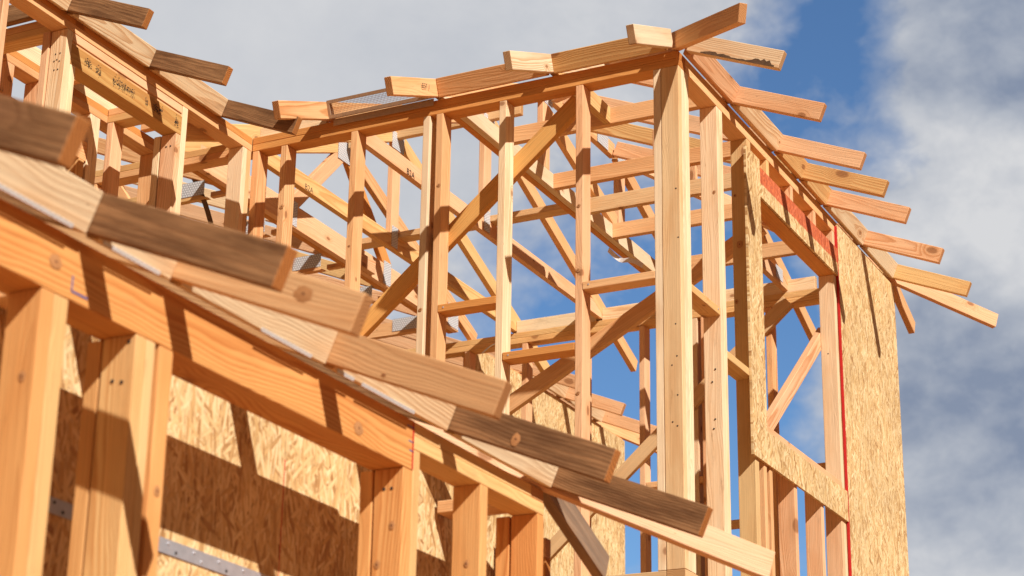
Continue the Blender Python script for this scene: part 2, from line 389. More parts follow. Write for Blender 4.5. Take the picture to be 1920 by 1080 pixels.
def knot(p, n, u, rx, ry, parent):
    n = Vector(n).normalized(); u = Vector(u); u = (u - n * u.dot(n)).normalized(); w = n.cross(u)
    bm = bmesh.new(); rr = random.Random(int(1e4 * (p[0] + 2 * p[1] + 3 * p[2]))); c = bm.verts.new((0, 0, 0.0016)); ring = []
    for k in range(20):
        a = 2 * math.pi * k / 20; f = rr.uniform(0.9, 1.1)
        ring.append(bm.verts.new((rx * math.cos(a) * f, ry * math.sin(a) * f, 0.0003)))
    for k in range(20): bm.faces.new((c, ring[k], ring[(k + 1) % 20]))
    M = Matrix((u, w, n)).transposed().to_4x4(); M.translation = G(Vector(p) + n * 0.0006)
    return link('knot', bm, KNOT, M, parent)
def stamp(text, p, xdir, ydir, size, parent):
    cu = bpy.data.curves.new('stamp', 'FONT'); cu.body = text; cu.size = size; cu.align_x = 'CENTER'; cu.align_y = 'CENTER'
    tmp = bpy.data.objects.new('stamp', cu); COL.objects.link(tmp)
    bpy.context.view_layer.update()
    me = bpy.data.meshes.new_from_object(tmp.evaluated_get(bpy.context.evaluated_depsgraph_get()))
    bpy.data.objects.remove(tmp); bpy.data.curves.remove(cu)
    bm = bmesh.new(); bm.from_mesh(me); bpy.data.meshes.remove(me)
    X = Vector(xdir).normalized(); Z = X.cross(Vector(ydir)).normalized(); Y = Z.cross(X)
    M = Matrix((X, Y, Z)).transposed().to_4x4(); M.translation = G(p)
    return link('stamp', bm, INK, M, parent)
def gang_plate(c, normal, u, L, H, parent):
    u = Vector(u).normalized(); n = Vector(normal).normalized(); w = n.cross(u)
    bm = bmesh.new(); bmesh.ops.create_cube(bm, size=1); bmesh.ops.scale(bm, vec=(L, H, 0.0016), verts=bm.verts)
    M = Matrix((u, w, n)).transposed().to_4x4(); M.translation = G(Vector(c) + n * 0.0022)
    return link('connector_plate', bm, PLATE, M, parent)
def sheet(name, x0, y0, y1, z0, z1, T=0.012, mat=None, parent=None, holes=()):
    """a sheet of board standing in a plane x = const, outer face at x0 + T; local x = world y, local y = up"""
    ys = sorted({y0, y1, *[v for h in holes for v in h[:2]]}); zs = sorted({z0, z1, *[v for h in holes for v in h[2:]]})
    c = Vector((x0 + T / 2, (y0 + y1) / 2, (z0 + z1) / 2))
    bm = bmesh.new()
    vd = {}
    def V(i, j, s):
        if (i, j, s) not in vd: vd[(i, j, s)] = bm.verts.new((ys[i] - c.y, zs[j] - c.z, s * T / 2))
        return vd[(i, j, s)]
    def solid(i, j):
        if i < 0 or j < 0 or i >= len(ys) - 1 or j >= len(zs) - 1: return False
        my, mz = (ys[i] + ys[i + 1]) / 2, (zs[j] + zs[j + 1]) / 2
        return not any(h[0] < my < h[1] and h[2] < mz < h[3] for h in holes)
    for i in range(len(ys) - 1):
        for j in range(len(zs) - 1):
            if not solid(i, j): continue
            bm.faces.new((V(i, j, 1), V(i + 1, j, 1), V(i + 1, j + 1, 1), V(i, j + 1, 1)))
            bm.faces.new((V(i, j, -1), V(i, j + 1, -1), V(i + 1, j + 1, -1), V(i + 1, j, -1)))
            for (di, dj, p, q_) in ((-1, 0, (i, j), (i, j + 1)), (1, 0, (i + 1, j), (i + 1, j + 1)), (0, -1, (i, j), (i + 1, j)), (0, 1, (i, j + 1), (i + 1, j + 1))):
                if not solid(i + di, j + dj):
                    bm.faces.new((V(*p, -1), V(*q_, -1), V(*q_, 1), V(*p, 1)))
    bmesh.ops.recalc_face_normals(bm, faces=bm.faces)
    M = Matrix((Vector((0, 1, 0)), Vector((0, 0, 1)), Vector((1, 0, 0)))).transposed().to_4x4(); M.translation = G(c)
    return link(name, bm, mat or OSB, M, parent)
SL = 5 / 12.0; CS = 12 / 13.0; SN = 5 / 13.0; TN = SL
T = 0.038; WD = 0.089

# ------------------------------------------------------------------ ground
def ground():
    bm = bmesh.new(); n = 40; R = 1500.0
    g = [[None] * (n + 1) for _ in range(n + 1)]
    for i in range(n + 1):
        for j in range(n + 1):
            u, v = (i / n * 2 - 1), (j / n * 2 - 1)
            x, y = math.copysign(abs(u) ** 3, u) * R, math.copysign(abs(v) ** 3, v) * R
            g[i][j] = bm.verts.new((x, y, random.uniform(-0.03, 0.03) if abs(x) < 60 and abs(y) < 60 else 0))
    for i in range(n):
        for j in range(n): bm.faces.new((g[i][j], g[i + 1][j], g[i + 1][j + 1], g[i][j + 1]))
    o = link('ground', bm, DIRT, Matrix.Identity(4)); tag(o, kind='structure')
ground()

# ------------------------------------------------------------------ middle bay wall (face y = 0, x from -2.355 to 0)
wb = thing('stud_wall', (-1.2, 0, -2.411), 'open stud wall of the middle bay, between the tall corner post and the left bay', 'stud wall', 'stud walls of the upper storey')
box('bottom_plate', -2.35, -0.0895, 0.002, 0.087, -2.411, -2.3725, TAN, wb)
lp = box('top_plate', -2.353, 0.0, 0.0, 0.089, 0.0, 0.038, ORG, wb)
box('top_plate', -2.353, -0.001, 0.0, 0.089, 0.0385, 0.0765, ORG, wb)
SB = {}
def studs_b(xs):
    for x, tone in xs: SB[x] = box('stud', x, x + T, 0.001, 0.089, -2.372, -0.0005, tone, wb)
studs_b(((-2.350, FIR), (-2.178, FIR), (-1.764, FIR), (-1.351, PALE), (-1.278, FIR), (-0.931, CREAM), (-0.525, PINK)))
for x, px_, z, rr_ in ((-2.178, -2.142, -0.34, .013), (-1.278, -1.250, -0.383, .011), (-0.525, -0.506, -0.62, .010), (-0.525, -0.508, -0.94, .011), (-0.525, -0.506, -1.53, .010), (-1.351, -1.332, -1.01, .010), (-1.764, -1.745, -0.62, .009)):
    knot((min(px_, x + 0.026), 0.0005, z), (0, -1, 0), (1, 0, 0.1), rr_, rr_ * 0.8, SB[x])
for x, y, z in ((-0.525, 0.05, -1.10), (-1.764, 0.045, -0.78), (-0.931, 0.06, -1.75), (-2.178, 0.04, -0.55)): knot((x + T + 0.0005, y, z), (1, 0, 0), (0, 1, 0), .009, .013, SB[x])
# corner post: a stud on edge, one laid flat towards the viewer, two more behind it
box('stud', -0.128, -0.090, 0.001, 0.089, -2.372, -0.0005, PALE, wb)
cp = box('corner_post', -0.0875, 0.0, 0.0, 0.038, -2.372, -0.0005, TAN, wb)
box('corner_post', -0.089, -0.0005, 0.0385, 0.0765, -2.372, -0.0005, CREAM, wb)
box('corner_post', -0.089, 0.0, 0.077, 0.123, -2.372, -0.0005, CREAM, wb)
for z, x in ((-0.62, -0.02), (-0.86, -0.012), (-1.27, -0.03), (-1.42, -0.026), (-1.46, -0.05), (-1.60, -0.025), (-1.72, -0.05), (-1.74, -0.028), (-2.1, -0.04)):
    nail((x, -0.001, z), (0, -1, 0), cp, 0.0045)
def blk_b(x0, x1, z, tone):
    o = box('fire_block', x0, x1, 0.0005, 0.088, z - 0.038, z, tone, wb)
    nail((x0 + 0.03, 0, z - 0.017), (0, -1, 0), o, 0.005, False)
blk_b(-1.2395, -0.9315, -1.0, ORG); blk_b(-0.8925, -0.5255, -1.285, ORG); blk_b(-0.4865, -0.1285, -1.0, FIR)
blk_b(-1.7255, -1.3515, -1.285, FIR); blk_b(-2.1395, -1.7645, -1.0, FIR)

# ------------------------------------------------------------------ right wall (face x = 0, y from 0.09 to 3.38)
wa = thing('stud_wall', (0, 1.7, -2.411), 'stud wall with a window opening on the right, running back from the tall corner post', 'stud wall', 'stud walls of the upper storey')
box('bottom_plate', -0.089, -0.001, 0.001, 3.38, -2.411, -2.3725, TAN, wa)
box('top_plate', -0.089, 0.0, 0.0895, 3.379, 0.0, 0.038, FIR, wa)
box('top_plate', -0.089, -0.001, 0.090, 3.379, 0.0385, 0.0765, YEL, wa)
def stud_a(y0, y1, tone, z0=-2.372, z1=-0.0005, x0=-0.089, x1=-0.0005, name='stud'):
    return box(name, x0, x1, y0, y1, z0, z1, tone, wa)
p2 = stud_a(0.484, 0.522, PALE); knot((-0.063, 0.4835, -1.054), (0, -1, 0), (0, 0, 1), .017, .013, p2); knot((-0.02, 0.4835, -0.45), (0, -1, 0), (0, 0, 1), .009, .007, p2); p3 = stud_a(0.5225, 0.5605, CREAM)
for z in (-1.335, -1.395, -1.575, -1.62): nail((-0.04 + random.uniform(-.012, .012), 0.4835, z), (0, -1, 0), p2, 0.0045)
kk = stud_a(0.900, 0.952, SOIL)
for a_, z, rr_ in ((.051, -.563, .021), (.07, -.30, .009), (.075, -.86, .012), (.03, -1.25, .010)): knot((-a_, 0.8995, z), (0, -1, 0), (0, 0, 1), rr_, rr_ * .8, kk)
for y in (1.186, 1.555, 1.925): stud_a(y, y + T, YEL if y < 1.2 else PINK, -0.098, -0.0005, name='cripple_stud')
stud_a(2.246, 2.284, PINK, -0.098, -0.0005, name='cripple_stud')
box('header', -0.0885, -0.001, 0.953, 2.2855, -0.265, -0.0985, ORG, wa)
ks = stud_a(2.240, 2.278, PALE, -2.372, -0.2655)
for z in (-0.62, -1.1, -1.12): nail((-0.03 - random.uniform(0, .03), 2.2395, z - 0.1), (0, -1, 0), ks, 0.005)
stud_a(2.2865, 2.3245, TAN)
for y in (2.75, 3.15): stud_a(y, y + T, FIR)
stud_a(3.30, 3.338, FIR); stud_a(3.3385, 3.378, FIR)
box('window_sill', -0.089, -0.0005, 0.9525, 2.2395, -1.484, -1.446, PINK, wa)
for y in (1.455, 1.868): stud_a(y, y + 0.042, PINK, -2.372, -1.4845)
stud_a(2.2, 2.2395, PINK, -2.372, -1.4845)
stud_a(1.02, 1.058, FIR, -2.372, -1.4845); stud_a(1.10, 1.138, FIR, -2.372, -1.4845)
def blk_a(y0, y1, z, tone):
    o = box('fire_block', -0.088, -0.001, y0, y1, z - 0.038, z, tone, wa)
    nail((0, y1 - 0.03, z - 0.015), (1, 0, 0), o, 0.005, False)
blk_a(0.1235, 0.4835, -1.04, YEL); blk_a(0.561, 0.8995, -1.225, YEL)
br = bar('wall_brace', (-0.109, 1.30, -1.423), (-0.109, 2.34, -0.563), (0, -0.64, 0.77), 0.078, 0.038, PINK)
tag(br, 'pinkish diagonal board crossing the window opening behind the sheathing strip', 'brace', 'diagonal braces')

# sheathing of the right wall
s1 = sheet('sheathing_panel', 0.0005, 0.845, 2.2815, -1.652, -0.062, holes=((1.045, 2.2815, -1.487, -0.262), (1.045, 2.2815, -0.1, -0.062)), mat=OSB_RED)
for v in s1.data.vertices: v.co.y += -0.857 + 0.187     # local height measured from the red paint line (0.187 below the plate)
s1.location.z += 0.857 - 0.187
tag(s1, 'strand board sheet cut out round the window, its header strip sprayed red', 'sheathing panel', 'strand board sheets')
s2 = sheet('sheathing_panel', 0.0005, 2.298, 3.385, -2.95, 0.050)
tag(s2, 'tall strand board sheet closing the far right end of the wall', 'sheathing panel', 'strand board sheets')
pe = box('painted_edge', -0.0005, 0.0115, 2.2835, 2.2965, -2.6, 0.036, RED and FIR, None, RED, bev=0)
pe.name = 'painted_strip'
tag(pe, 'thin vertical red painted strip along the edge of the tall strand board sheet', 'painted strip')

# ------------------------------------------------------------------ left bay wall (face x = -2.355, y from -3.2 to 0)
XC = -2.355
wc = thing('stud_wall', (XC, -1.2, -2.411), 'stud wall of the left bay, with a stained header between two posts, below brown tails', 'stud wall', 'stud walls of the upper storey')
box('bottom_plate', XC - 0.087, XC - 0.002, -3.2, -0.01, -2.411, -2.3725, TAN, wc)
box('top_plate', XC - 0.089, XC, -3.2, -0.0005, 0.0, 0.038, FIR, wc)
box('top_plate', XC - 0.089, XC - 0.001, -3.2, -0.0005, 0.0385, 0.0765, ORG, wc)
def stud_c(y0, y1, tone, z1=-0.0005, x0=XC - 0.089, x1=XC - 0.0005):
    return box('stud', x0, x1, y0, y1, -2.372, z1, tone, wc)
stud_c(-0.078, -0.040, PALE); stud_c(-0.0395, -0.002, TAN)
k1 = stud_c(-1.498, -1.458, CREAM)
for a, z in ((.03, -.12), (.055, -.12), (.045, -.15), (.03, -.16), (.06, -.155), (.035, -.2), (.055, -.2)): nail((XC - a, -1.4985, z), (0, -1, 0), k1, 0.004)
stud_c(-1.4575, -1.42, CREAM, -0.160)
stud_c(-1.508, -1.42, PINK, -0.0005, XC - 0.132, XC - 0.094)
k2 = stud_c(-0.640, -0.602, PINK, -0.160); stud_c(-0.6015, -0.560, CREAM)
for a in (.03, .055): nail((XC - a, -0.6405, -0.225), (0, -1, 0), k2, 0.005)
stud_c(-0.640, -0.552, CREAM, -0.160, XC - 0.132, XC - 0.094)
hc = box('header', XC - 0.088, XC - 0.0015, -1.4575, -0.602, -0.159, -0.058, (0.58, 0.335, 0.11, 0), wc)
box('header_filler', XC - 0.080, XC - 0.004, -1.4575, -0.602, -0.041, -0.0005, PINK, wc)
box('header_filler', XC - 0.080, XC - 0.010, -1.4575, -0.602, -0.057, -0.0415, FIR, wc)
# black mill stamps and smears on the header
def smear(y0, y1, z0, z1, seed):
    r = random.Random(seed); bm = bmesh.new()
    for _ in range(int(170 * (y1 - y0) / 0.1)):
        y = r.uniform(y0, y1); z = r.gauss((z0 + z1) / 2, (z1 - z0) / 3.2); a = r.uniform(0.001, 0.005); b_ = r.uniform(0.001, 0.004)
        vs = [bm.verts.new((0, y + a * math.cos(t) * r.uniform(.6, 1), z + GZ + b_ * math.sin(t) * r.uniform(.6, 1))) for t in (0, 1.05, 2.1, 3.14, 4.2, 5.2)]
        bm.faces.new(vs)
    return link('stamp', bm, INK, Matrix.Translation((XC - 0.0006, 0, 0)), hc)
for i, (y0, y1) in enumerate(((-1.36, -1.31), (-1.28, -1.24), (-1.15, -0.98), (-0.90, -0.88), (-0.84, -0.76), (-0.66, -0.63))): smear(y0, y1, -0.125, -0.085, i)
stud_c(-2.10, -2.062, PINK); stud_c(-1.93, -1.892, PINK)

# ------------------------------------------------------------------ inner walls of the left bay
XF = -2.82
wf = thing('stud_wall', (XF, -1.0, -2.411), 'inner stud wall seen through the left bay, with a return towards the stained header', 'stud wall', 'stud walls of the upper storey')
box('top_plate', XF - 0.089, XF, -3.0, -0.0, 0.0, 0.038, FIR, wf)
box('top_plate', XF - 0.089, XF - 0.002, -3.0, -0.0, 0.0385, 0.0765, ORG, wf)
box('top_plate', XF + 0.0005, XC - 0.09, -0.596, -0.507, 0.0, 0.038, YEL, wf)
box('top_plate', XF + 0.0005, XC - 0.09, -0.595, -0.507, 0.0385, 0.0765, FIR, wf)
def stud_f(y0, y1, tone, z1=-0.0005, x0=XF - 0.089, x1=XF - 0.0005): return box('stud', x0, x1, y0, y1, -2.372, z1, tone, wf)
box('top_plate', XF + 0.0005, XC - 0.0895, -1.50, -1.411, 0.0, 0.038, YEL, wf)
box('top_plate', XF + 0.0005, XC - 0.0895, -1.499, -1.411, 0.0385, 0.0765, FIR, wf)
ib = box('plate_block', XF - 0.045, XF - 0.007, -1.40, -0.52, 0.077, 0.165, CREAM); tag(ib, 'cream lit board standing on the inner wall plate, seen under the stained header', 'block', 'pale blocks between rafter tails')
stud_f(-0.725, -0.687, PALE); stud_f(-0.6865, -0.648, CREAM)
box('stud', XF + 0.001, XF + 0.039, -0.595, -0.508, -2.372, -0.0005, PINK, wf)
box('stud', XF + 0.002, XF + 0.04, -0.595, -0.508, -2.372, -0.0005, PINK, wf) if False else None
box('header', XF - 0.088, XF - 0.002, -1.6, -0.7255, -0.262, -0.16, FIR, wf)
stud_f(-0.78, -0.7415, YEL, -0.2625)
stud_f(-1.36, -1.30, PINK); stud_f(-1.12, -1.082, PINK); stud_f(-0.2, -0.162, FIR)
box('bottom_plate', XF - 0.087, XF - 0.002, -3.0, -0.0, -2.411, -2.3725, TAN, wf)

wx = thing('stud_wall', (-2.9, 0.045, -2.411), 'short inner stud wall in line with the middle bay, seen behind the left bay', 'stud wall', 'stud walls of the upper storey')
box('top_plate', -4.6, XC - 0.0025, 0.0005, 0.0885, -0.0003, 0.0377, FIR, wx)
box('top_plate', -4.6, XC - 0.0025, 0.001, 0.088, 0.0382, 0.0762, YEL, wx)
for x in (-4.2, -3.79, -3.38, -2.96): box('stud', x, x + T, 0.001, 0.088, -2.372, -0.0008, FIR, wx)
box('bottom_plate', -4.6, XC - 0.003, 0.002, 0.087, -2.411, -2.3725, TAN, wx)

# ------------------------------------------------------------------ back wall (face y = 3.29)
wk = thing('stud_wall', (-1.4, 3.33, -2.411), 'far stud wall across the back of the room, seen through the front studs', 'stud wall', 'stud walls of the upper storey')
box('top_plate', -4.6, -0.0895, 3.29, 3.379, 0.0, 0.038, YEL, wk)
box('top_plate', -4.6, -0.0895, 3.292, 3.379, 0.0385, 0.0765, YEL, wk)
for x in (-4.05, -3.65, -3.25, -2.86, -2.44, -2.02, -1.616, -1.20, -0.775, -0.37):
    box('stud', x, x + T, 3.291, 3.379, -2.372, -0.0005, PINK if x < -1 else FIR, wk)
box('stud', -1.262, -1.224, 3.291, 3.379, -2.372, -0.0005, PALE, wk)
for x0, x1, z in ((-1.1165, -0.7755, -1.31), (-0.7365, -0.3705, -1.02), (-1.5775, -1.2005, -1.02)):
    box('fire_block', x0, x1, 3.292, 3.378, z - 0.038, z, FIR, wk)
box('bottom_plate', -4.6, -0.0895, 3.292, 3.377, -2.411, -2.3725, TAN, wk)

# ------------------------------------------------------------------ wall beyond (face x = -2.83, y from 3.38 to 5.84)
XE = -2.83
we = thing('stud_wall', (XE, 4.6, -2.411), 'plated stud wall of the distant wing, hidden behind its strand board', 'stud wall', 'stud walls of the upper storey')
box('top_plate', XE - 0.101, XE - 0.0125, 3.38, 5.83, 0.0, 0.038, FIR, we)
box('top_plate', XE - 0.101, XE - 0.0125, 3.38, 5.83, 0.0385, 0.0765, FIR, we)
for k in range(7): box('stud', XE - 0.101, XE - 0.0125, 3.40 + k * 0.4, 3.438 + k * 0.4, -2.372, -0.0005, FIR, we)
s3 = sheet('sheathing_panel', XE - 0.012, 3.385, 5.836, -2.95, 0.06)
tag(s3, 'strand board sheet on the distant wing, seen low between the front studs', 'sheathing panel', 'strand board sheets')

# ------------------------------------------------------------------ roof members
def rafter_x(name, y, x_eave, z_wall, x_wall, x_in, tone, label, cat='rafter', group=None, parent=None):
    """rafter running down towards +x; its underside passes z_wall at x_wall; near face at y"""
    t = parent or None
    def zb(x): return z_wall - SL * (x - x_wall)
    n = Vector((SN, 0, CS)) * (WD / 2)
    a = Vector((x_in, y + T / 2, zb(x_in))) + n; b = Vector((x_eave, y + T / 2, zb(x_eave))) + n
    o = bar(name, a, b, (SN, 0, CS), WD, T, tone, t)
    if label: tag(o, label, cat, group)
    return o
def block_x(y0, y1, z_wall, x_wall, tone, label, group):
    """blocking between two rafters, square to the roof slope, at the wall line"""
    x = x_wall + 0.035; z = z_wall - SL * 0.035
    c = Vector((x, 0, z)) + Vector((SN, 0, CS)) * (WD / 2 - 0.003) - Vector((CS, 0, -SN)) * (T / 2)
    o = bar('eave_block', (c.x, y0, c.z), (c.x, y1, c.z), (SN, 0, CS), WD + 0.006, T, tone)
    return tag(o, label, 'block', group)
GA = 'rafter tails along the right eave'; GBk = 'pale blocks between rafter tails'

def truss_y(x, label, lt, bt, far=True, king=True, webs=True, flat=None):
    """roof truss standing on the middle bay wall and the far wall, its right face at x"""
    t = thing('roof_truss', (x - T / 2, 1.69, 0.09), label, 'roof truss', 'roof trusses across the room')
    xc = x - T / 2; ym = 1.69; zb = 0.09
    def zz(y): return zb + SL * (y if y < ym else 3.38 - y)
    hw = WD / 2
    def near(y): return Vector((xc, y, zz(y))) + Vector((0, -SN, CS)) * hw
    def farp(y): return Vector((xc, y, zz(y))) + Vector((0, SN, CS)) * hw
    if flat is None:
        yk = ym + SN * hw
        bar('top_chord', near(-0.462), near(yk - 0.0005), (0, -SN, CS), WD, T, lt, t, k1=TN)
        bar('top_chord', farp(ym - SN * hw + 0.0005), farp(3.842), (0, SN, CS), WD, T, lt, t, k0=-TN)
    else:
        y1, y2 = flat
        bar('top_chord', near(-0.462), near(y1), (0, -SN, CS), WD, T, lt, t)
        bar('top_chord', farp(y2), farp(3.842), (0, SN, CS), WD, T, lt, t)
        bar('top_chord', (xc, y1 + 0.03, zz(y1) + hw), (xc, y2 - 0.03, zz(y1) + hw), UP, WD, T - 0.004, lt, t)
    h = 0.107
    bc = bar('bottom_chord', (xc, h, zb + hw), (xc, 3.38 - h, zb + hw), UP, WD, T, bt, t, k0=1 / TN, k1=-1 / TN)
    zt = zb + WD
    if flat is None and king:
        bar('king_post', (xc, ym, zt + 0.0005), (xc, ym, zz(ym) - 0.0195), (0, 1, 0), WD, T - 0.002, PINK, t)
        gang_plate((x, ym, 0.165), (1, 0, 0), (0, 0, 1), 0.13, 0.07, t); gang_plate((x, ym, 0.775), (1, 0, 0), (0, 1, 0), 0.14, 0.11, t)
    if flat is not None:
        gang_plate((x, flat[1] - 0.21, zz(flat[1]) + 0.045), (1, 0, 0), (0, 1, 0), 0.15, 0.085, t)
        for y in (flat[0] - 0.07, flat[1] + 0.07):
            bar('king_post', (xc, y, zt + 0.0005), (xc, y, zz(y) - 0.02), (0, 1, 0), WD, T - 0.002, PINK, t)
            gang_plate((x, y, zz(y) + 0.03), (1, 0, 0), (0, 1, 0), 0.13, 0.10, t)
    if flat is not None:
        a, b_ = Vector((xc, 1.20, 0.52)), Vector((xc, 2.13, 0.215)); d = (b_ - a).normalized()
        bar('web', a, b_, (0, -d.z, d.y), WD, T - 0.004, FIR, t)
    if webs:
        for s in (-1, 1):
            def Y(v): return ym + s * v
            top = Vector((xc, Y(0.66), zz(Y(0.66)) - 0.005)); b1 = Vector((xc, Y(1.02), zt - 0.006)); b2 = Vector((xc, Y(0.06), zt + 0.02))
            for e in (b1, b2):
                d = (e - top).normalized(); nrm = Vector((0, -d.z, d.y))
                bar('web', top + d * 0.02, e, nrm, WD, T - 0.004, FIR if e is b1 else YEL, t)
            gang_plate((x, Y(0.66), zz(Y(0.66)) + 0.01), (1, 0, 0), (0, CS, -s * SN), 0.16, 0.11, t)
            gang_plate((x, Y(1.0), 0.15), (1, 0, 0), (0, 1, 0), 0.14, 0.09, t)
    return t, bc

TR = {}
t1, bc1 = truss_y(-2.485, 'roof truss nearest the left bay, its chord stamped in black', YEL, YEL, webs=False)
stamp('B2A', (-2.4845, 0.75, 0.108), (0, 1, 0), (0, 0, 1), 0.05, bc1)
t2, bc2 = truss_y(-1.875, 'middle roof truss of the room, with a pink stamped king post', FIR, PINK, webs=False)
stamp('B2A', (-1.8745, 0.80, 0.108), (0, 1, 0), (0, 0, 1), 0.05, bc2)
t3, bc3 = truss_y(-1.25, 'flat-topped girder truss that carries the short rafters of the right eave', FIR, PALE, webs=False, flat=(1.25, 2.13))
box('bottom_chord', -1.3265, -1.2885, 0.12, 3.26, 0.0905, 0.178, ORG, t3)
gl = thing('girder_truss', (-2.88, 1.7, 0.09), 'heavy two-ply girder truss with a pink lit lower chord, behind the left studs', 'roof truss')
box('bottom_chord', -2.8785, -2.841, 0.22, 3.16, 0.0905, 0.2305, PINK, gl); box('bottom_chord', -2.917, -2.8795, 0.22, 3.16, 0.0905, 0.228, ORG, gl)
def girder_top():
    xc = -2.86; hw = WD / 2; ym = 1.69
    def zz(y): return 0.09 + SL * (y if y < ym else 3.38 - y)
    yk = ym + SN * hw
    bar('top_chord', Vector((xc, 0.0, zz(0.0))) + Vector((0, -SN, CS)) * hw, Vector((xc, yk - 0.0005, zz(yk - 0.04) + 0.0)) + Vector((0, 0, 0.045)), (0, -SN, CS), WD, T - 0.002, YEL, gl, k1=TN)
    bar('top_chord', Vector((xc, ym - SN * hw + 0.0005, zz(ym))) + Vector((0, 0, CS * hw)), Vector((xc, 3.40, zz(3.40))) + Vector((0, SN, CS)) * hw, (0, SN, CS), WD, T - 0.002, FIR, gl, k0=-TN)
    for e, tn in ((1.13, PINK), (2.25, ORG)):
        a = Vector((xc, ym + (0.02 if e > ym else -0.02), 0.772)); b = Vector((xc, e, 0.215)); d = (b - a).normalized()
        bar('web', a, b, (0, -d.z, d.y), WD, T - 0.004, tn, gl)
    for e, f in ((0.62, 0.36), (2.76, 3.02)): bar('web', (xc, e, 0.23), (xc, f, zz(f) - 0.005), (0, 1, 0), WD, T - 0.006, FIR, gl)
    gang_plate((-2.8405, ym, 0.77), (1, 0, 0), (0, 1, 0), 0.20, 0.13, gl)
girder_top()
for y, L in ((1.14, .09), (2.22, .09), (3.08, .14)): gang_plate((-2.841, y, 0.175), (1, 0, 0), (0, 0, 1), 0.15, L, gl)
box('hanger_block', -2.8405, -2.803, 1.80, 2.02, 0.095, 0.180, PINK, gl)
LT = ('roof truss of the left wing, first behind the inner wall', 'roof truss of the left wing, with a cream sloping chord behind the two posts', 'roof truss of the left wing, with a striped pink chord low behind the posts',
      'roof truss of the left wing, fourth from the front', 'roof truss of the left wing, last before the far wall')
for k, (y, lab) in enumerate(zip((0.58, 1.19, 1.805, 2.415, 3.025), LT)):
    t = thing('roof_truss', (-4.5, y + T / 2, 0.09), lab, 'roof truss', 'roof trusses of the left wing')
    tc = (FIR, CREAM, PINK, YEL, PINK)[k]
    rafter_x('top_chord', y, -2.922, 0.09, -2.83, -6.2, tc, None, parent=t)
    bar('bottom_chord', (-6.4, y + T / 2, 0.1345), (-3.14, y + T / 2, 0.1345), UP, WD, T, (YEL, FIR, FIR, PINK, FIR)[k], t, k1=-1 / TN)
    box('hanger_block', -3.02, -2.9180, y + 0.003, y + T - 0.003, 0.0905, 0.120, FIR, t)
    gang_plate((-3.16, y, 0.155), (0, -1, 0), (1, 0, 0), 0.2, 0.085, t)
    for xa, xb in ((-3.9, -4.25), (-4.65, -4.28)):
        bar('web', (xa, y + T / 2, 0.18), (xb, y + T / 2, 0.09 + SL * (-2.83 - xb) + 0.01), (1, 0, 0.3), WD, T - 0.004, FIR, t)
# tails and short rafters of the right eave
JA = (('light pinkish tail nearest the front corner, first complete one on the right eave', PINK), ('second tail back from the corner on the right eave, salmon with a lit top', PINK),
      ('third tail back on the right eave, yellowish with a knot near its middle', YEL), ('fourth tail back on the right eave, pink with two dark oval marks', PINK),
      ('fifth tail back on the right eave, standing over the tall strand board sheet', PINK), ('last tail on the right eave, yellow streaked, above the far hip rafter', YEL))
for (lab, tone), y, xin in zip(JA, (0.633, 1.265, 1.655, 2.055, 2.715, 3.305), (-0.60, -1.20, -1.249, -1.249, -0.62, -0.10)):
    t = thing('jack_rafter', (0, y + T / 2, 0.09), lab, 'rafter', GA)
    rafter_x('top_chord', y, 0.462, 0.09, 0.0, xin, tone, None, parent=t)
    if y < 3.2:
        bar('bottom_chord', (-1.2485, y + T / 2, 0.1345), (-0.107, y + T / 2, 0.1345), UP, WD, T, FIR if y != 1.655 else TAN, t, k1=-1 / TN)
        if y > 1.0 and y < 2.5: bar('web', (-0.62, y + T / 2, 0.18), (-0.62, y + T / 2, 0.33), (1, 0, 0), WD, T - 0.004, PINK, t)
t = thing('jack_rafter', (0, 0.04, 0.09), 'pale tail with a bark-edged dark streak, right beside the upturned hip tail', 'rafter', GA)
rafter_x('top_chord', 0.022, 0.475, 0.09, 0.0, 0.03, PALE, None, parent=t)
def bark():
    bm = bmesh.new(); rr = random.Random(5); up, lo = [], []
    n = 26
    for k in range(n + 1):
        f = k / n; x = 0.10 + 0.355 * f
        base = 0.09 - SL * x + 0.0015
        h = (0.006 + 0.016 * f + 0.006 * math.sin(9 * f)) * (0.7 + 0.6 * rr.random()) * (1.0 if f < 0.93 else 0.5)
        up.append(bm.verts.new((x + SN * h, 0.0213, base + CS * h + GZ))); lo.append(bm.verts.new((x, 0.0213, base + GZ)))
    for k in range(n): bm.faces.new((lo[k], lo[k + 1], up[k + 1], up[k]))
    return link('bark_edge', bm, plain('dark bark', (0.10, 0.05, 0.02), 0.95, 0.7), Matrix.Identity(4), t)
bark()
ys = (0.06, 0.633, 1.265, 1.655, 2.055, 2.715, 3.305)
BL = ('first pink block behind the front corner, on the right eave', 'second block on the right eave, cream with a dark knot hole', 'third block on the right eave, yellowish beside the knotty tail',
      'fourth block on the right eave, narrow and yellowish', 'fifth block on the right eave, cream, above the red painted strip', 'last block on the right eave, cream, above the tall sheet')
for i, (lab, tone) in enumerate(zip(BL, (PINK, CREAM, YEL, YEL, CREAM, CREAM))):
    block_x(ys[i] + T + 0.0005 if i else 0.0615, ys[i + 1] - 0.0005, 0.09, 0.0, tone, lab, GBk)

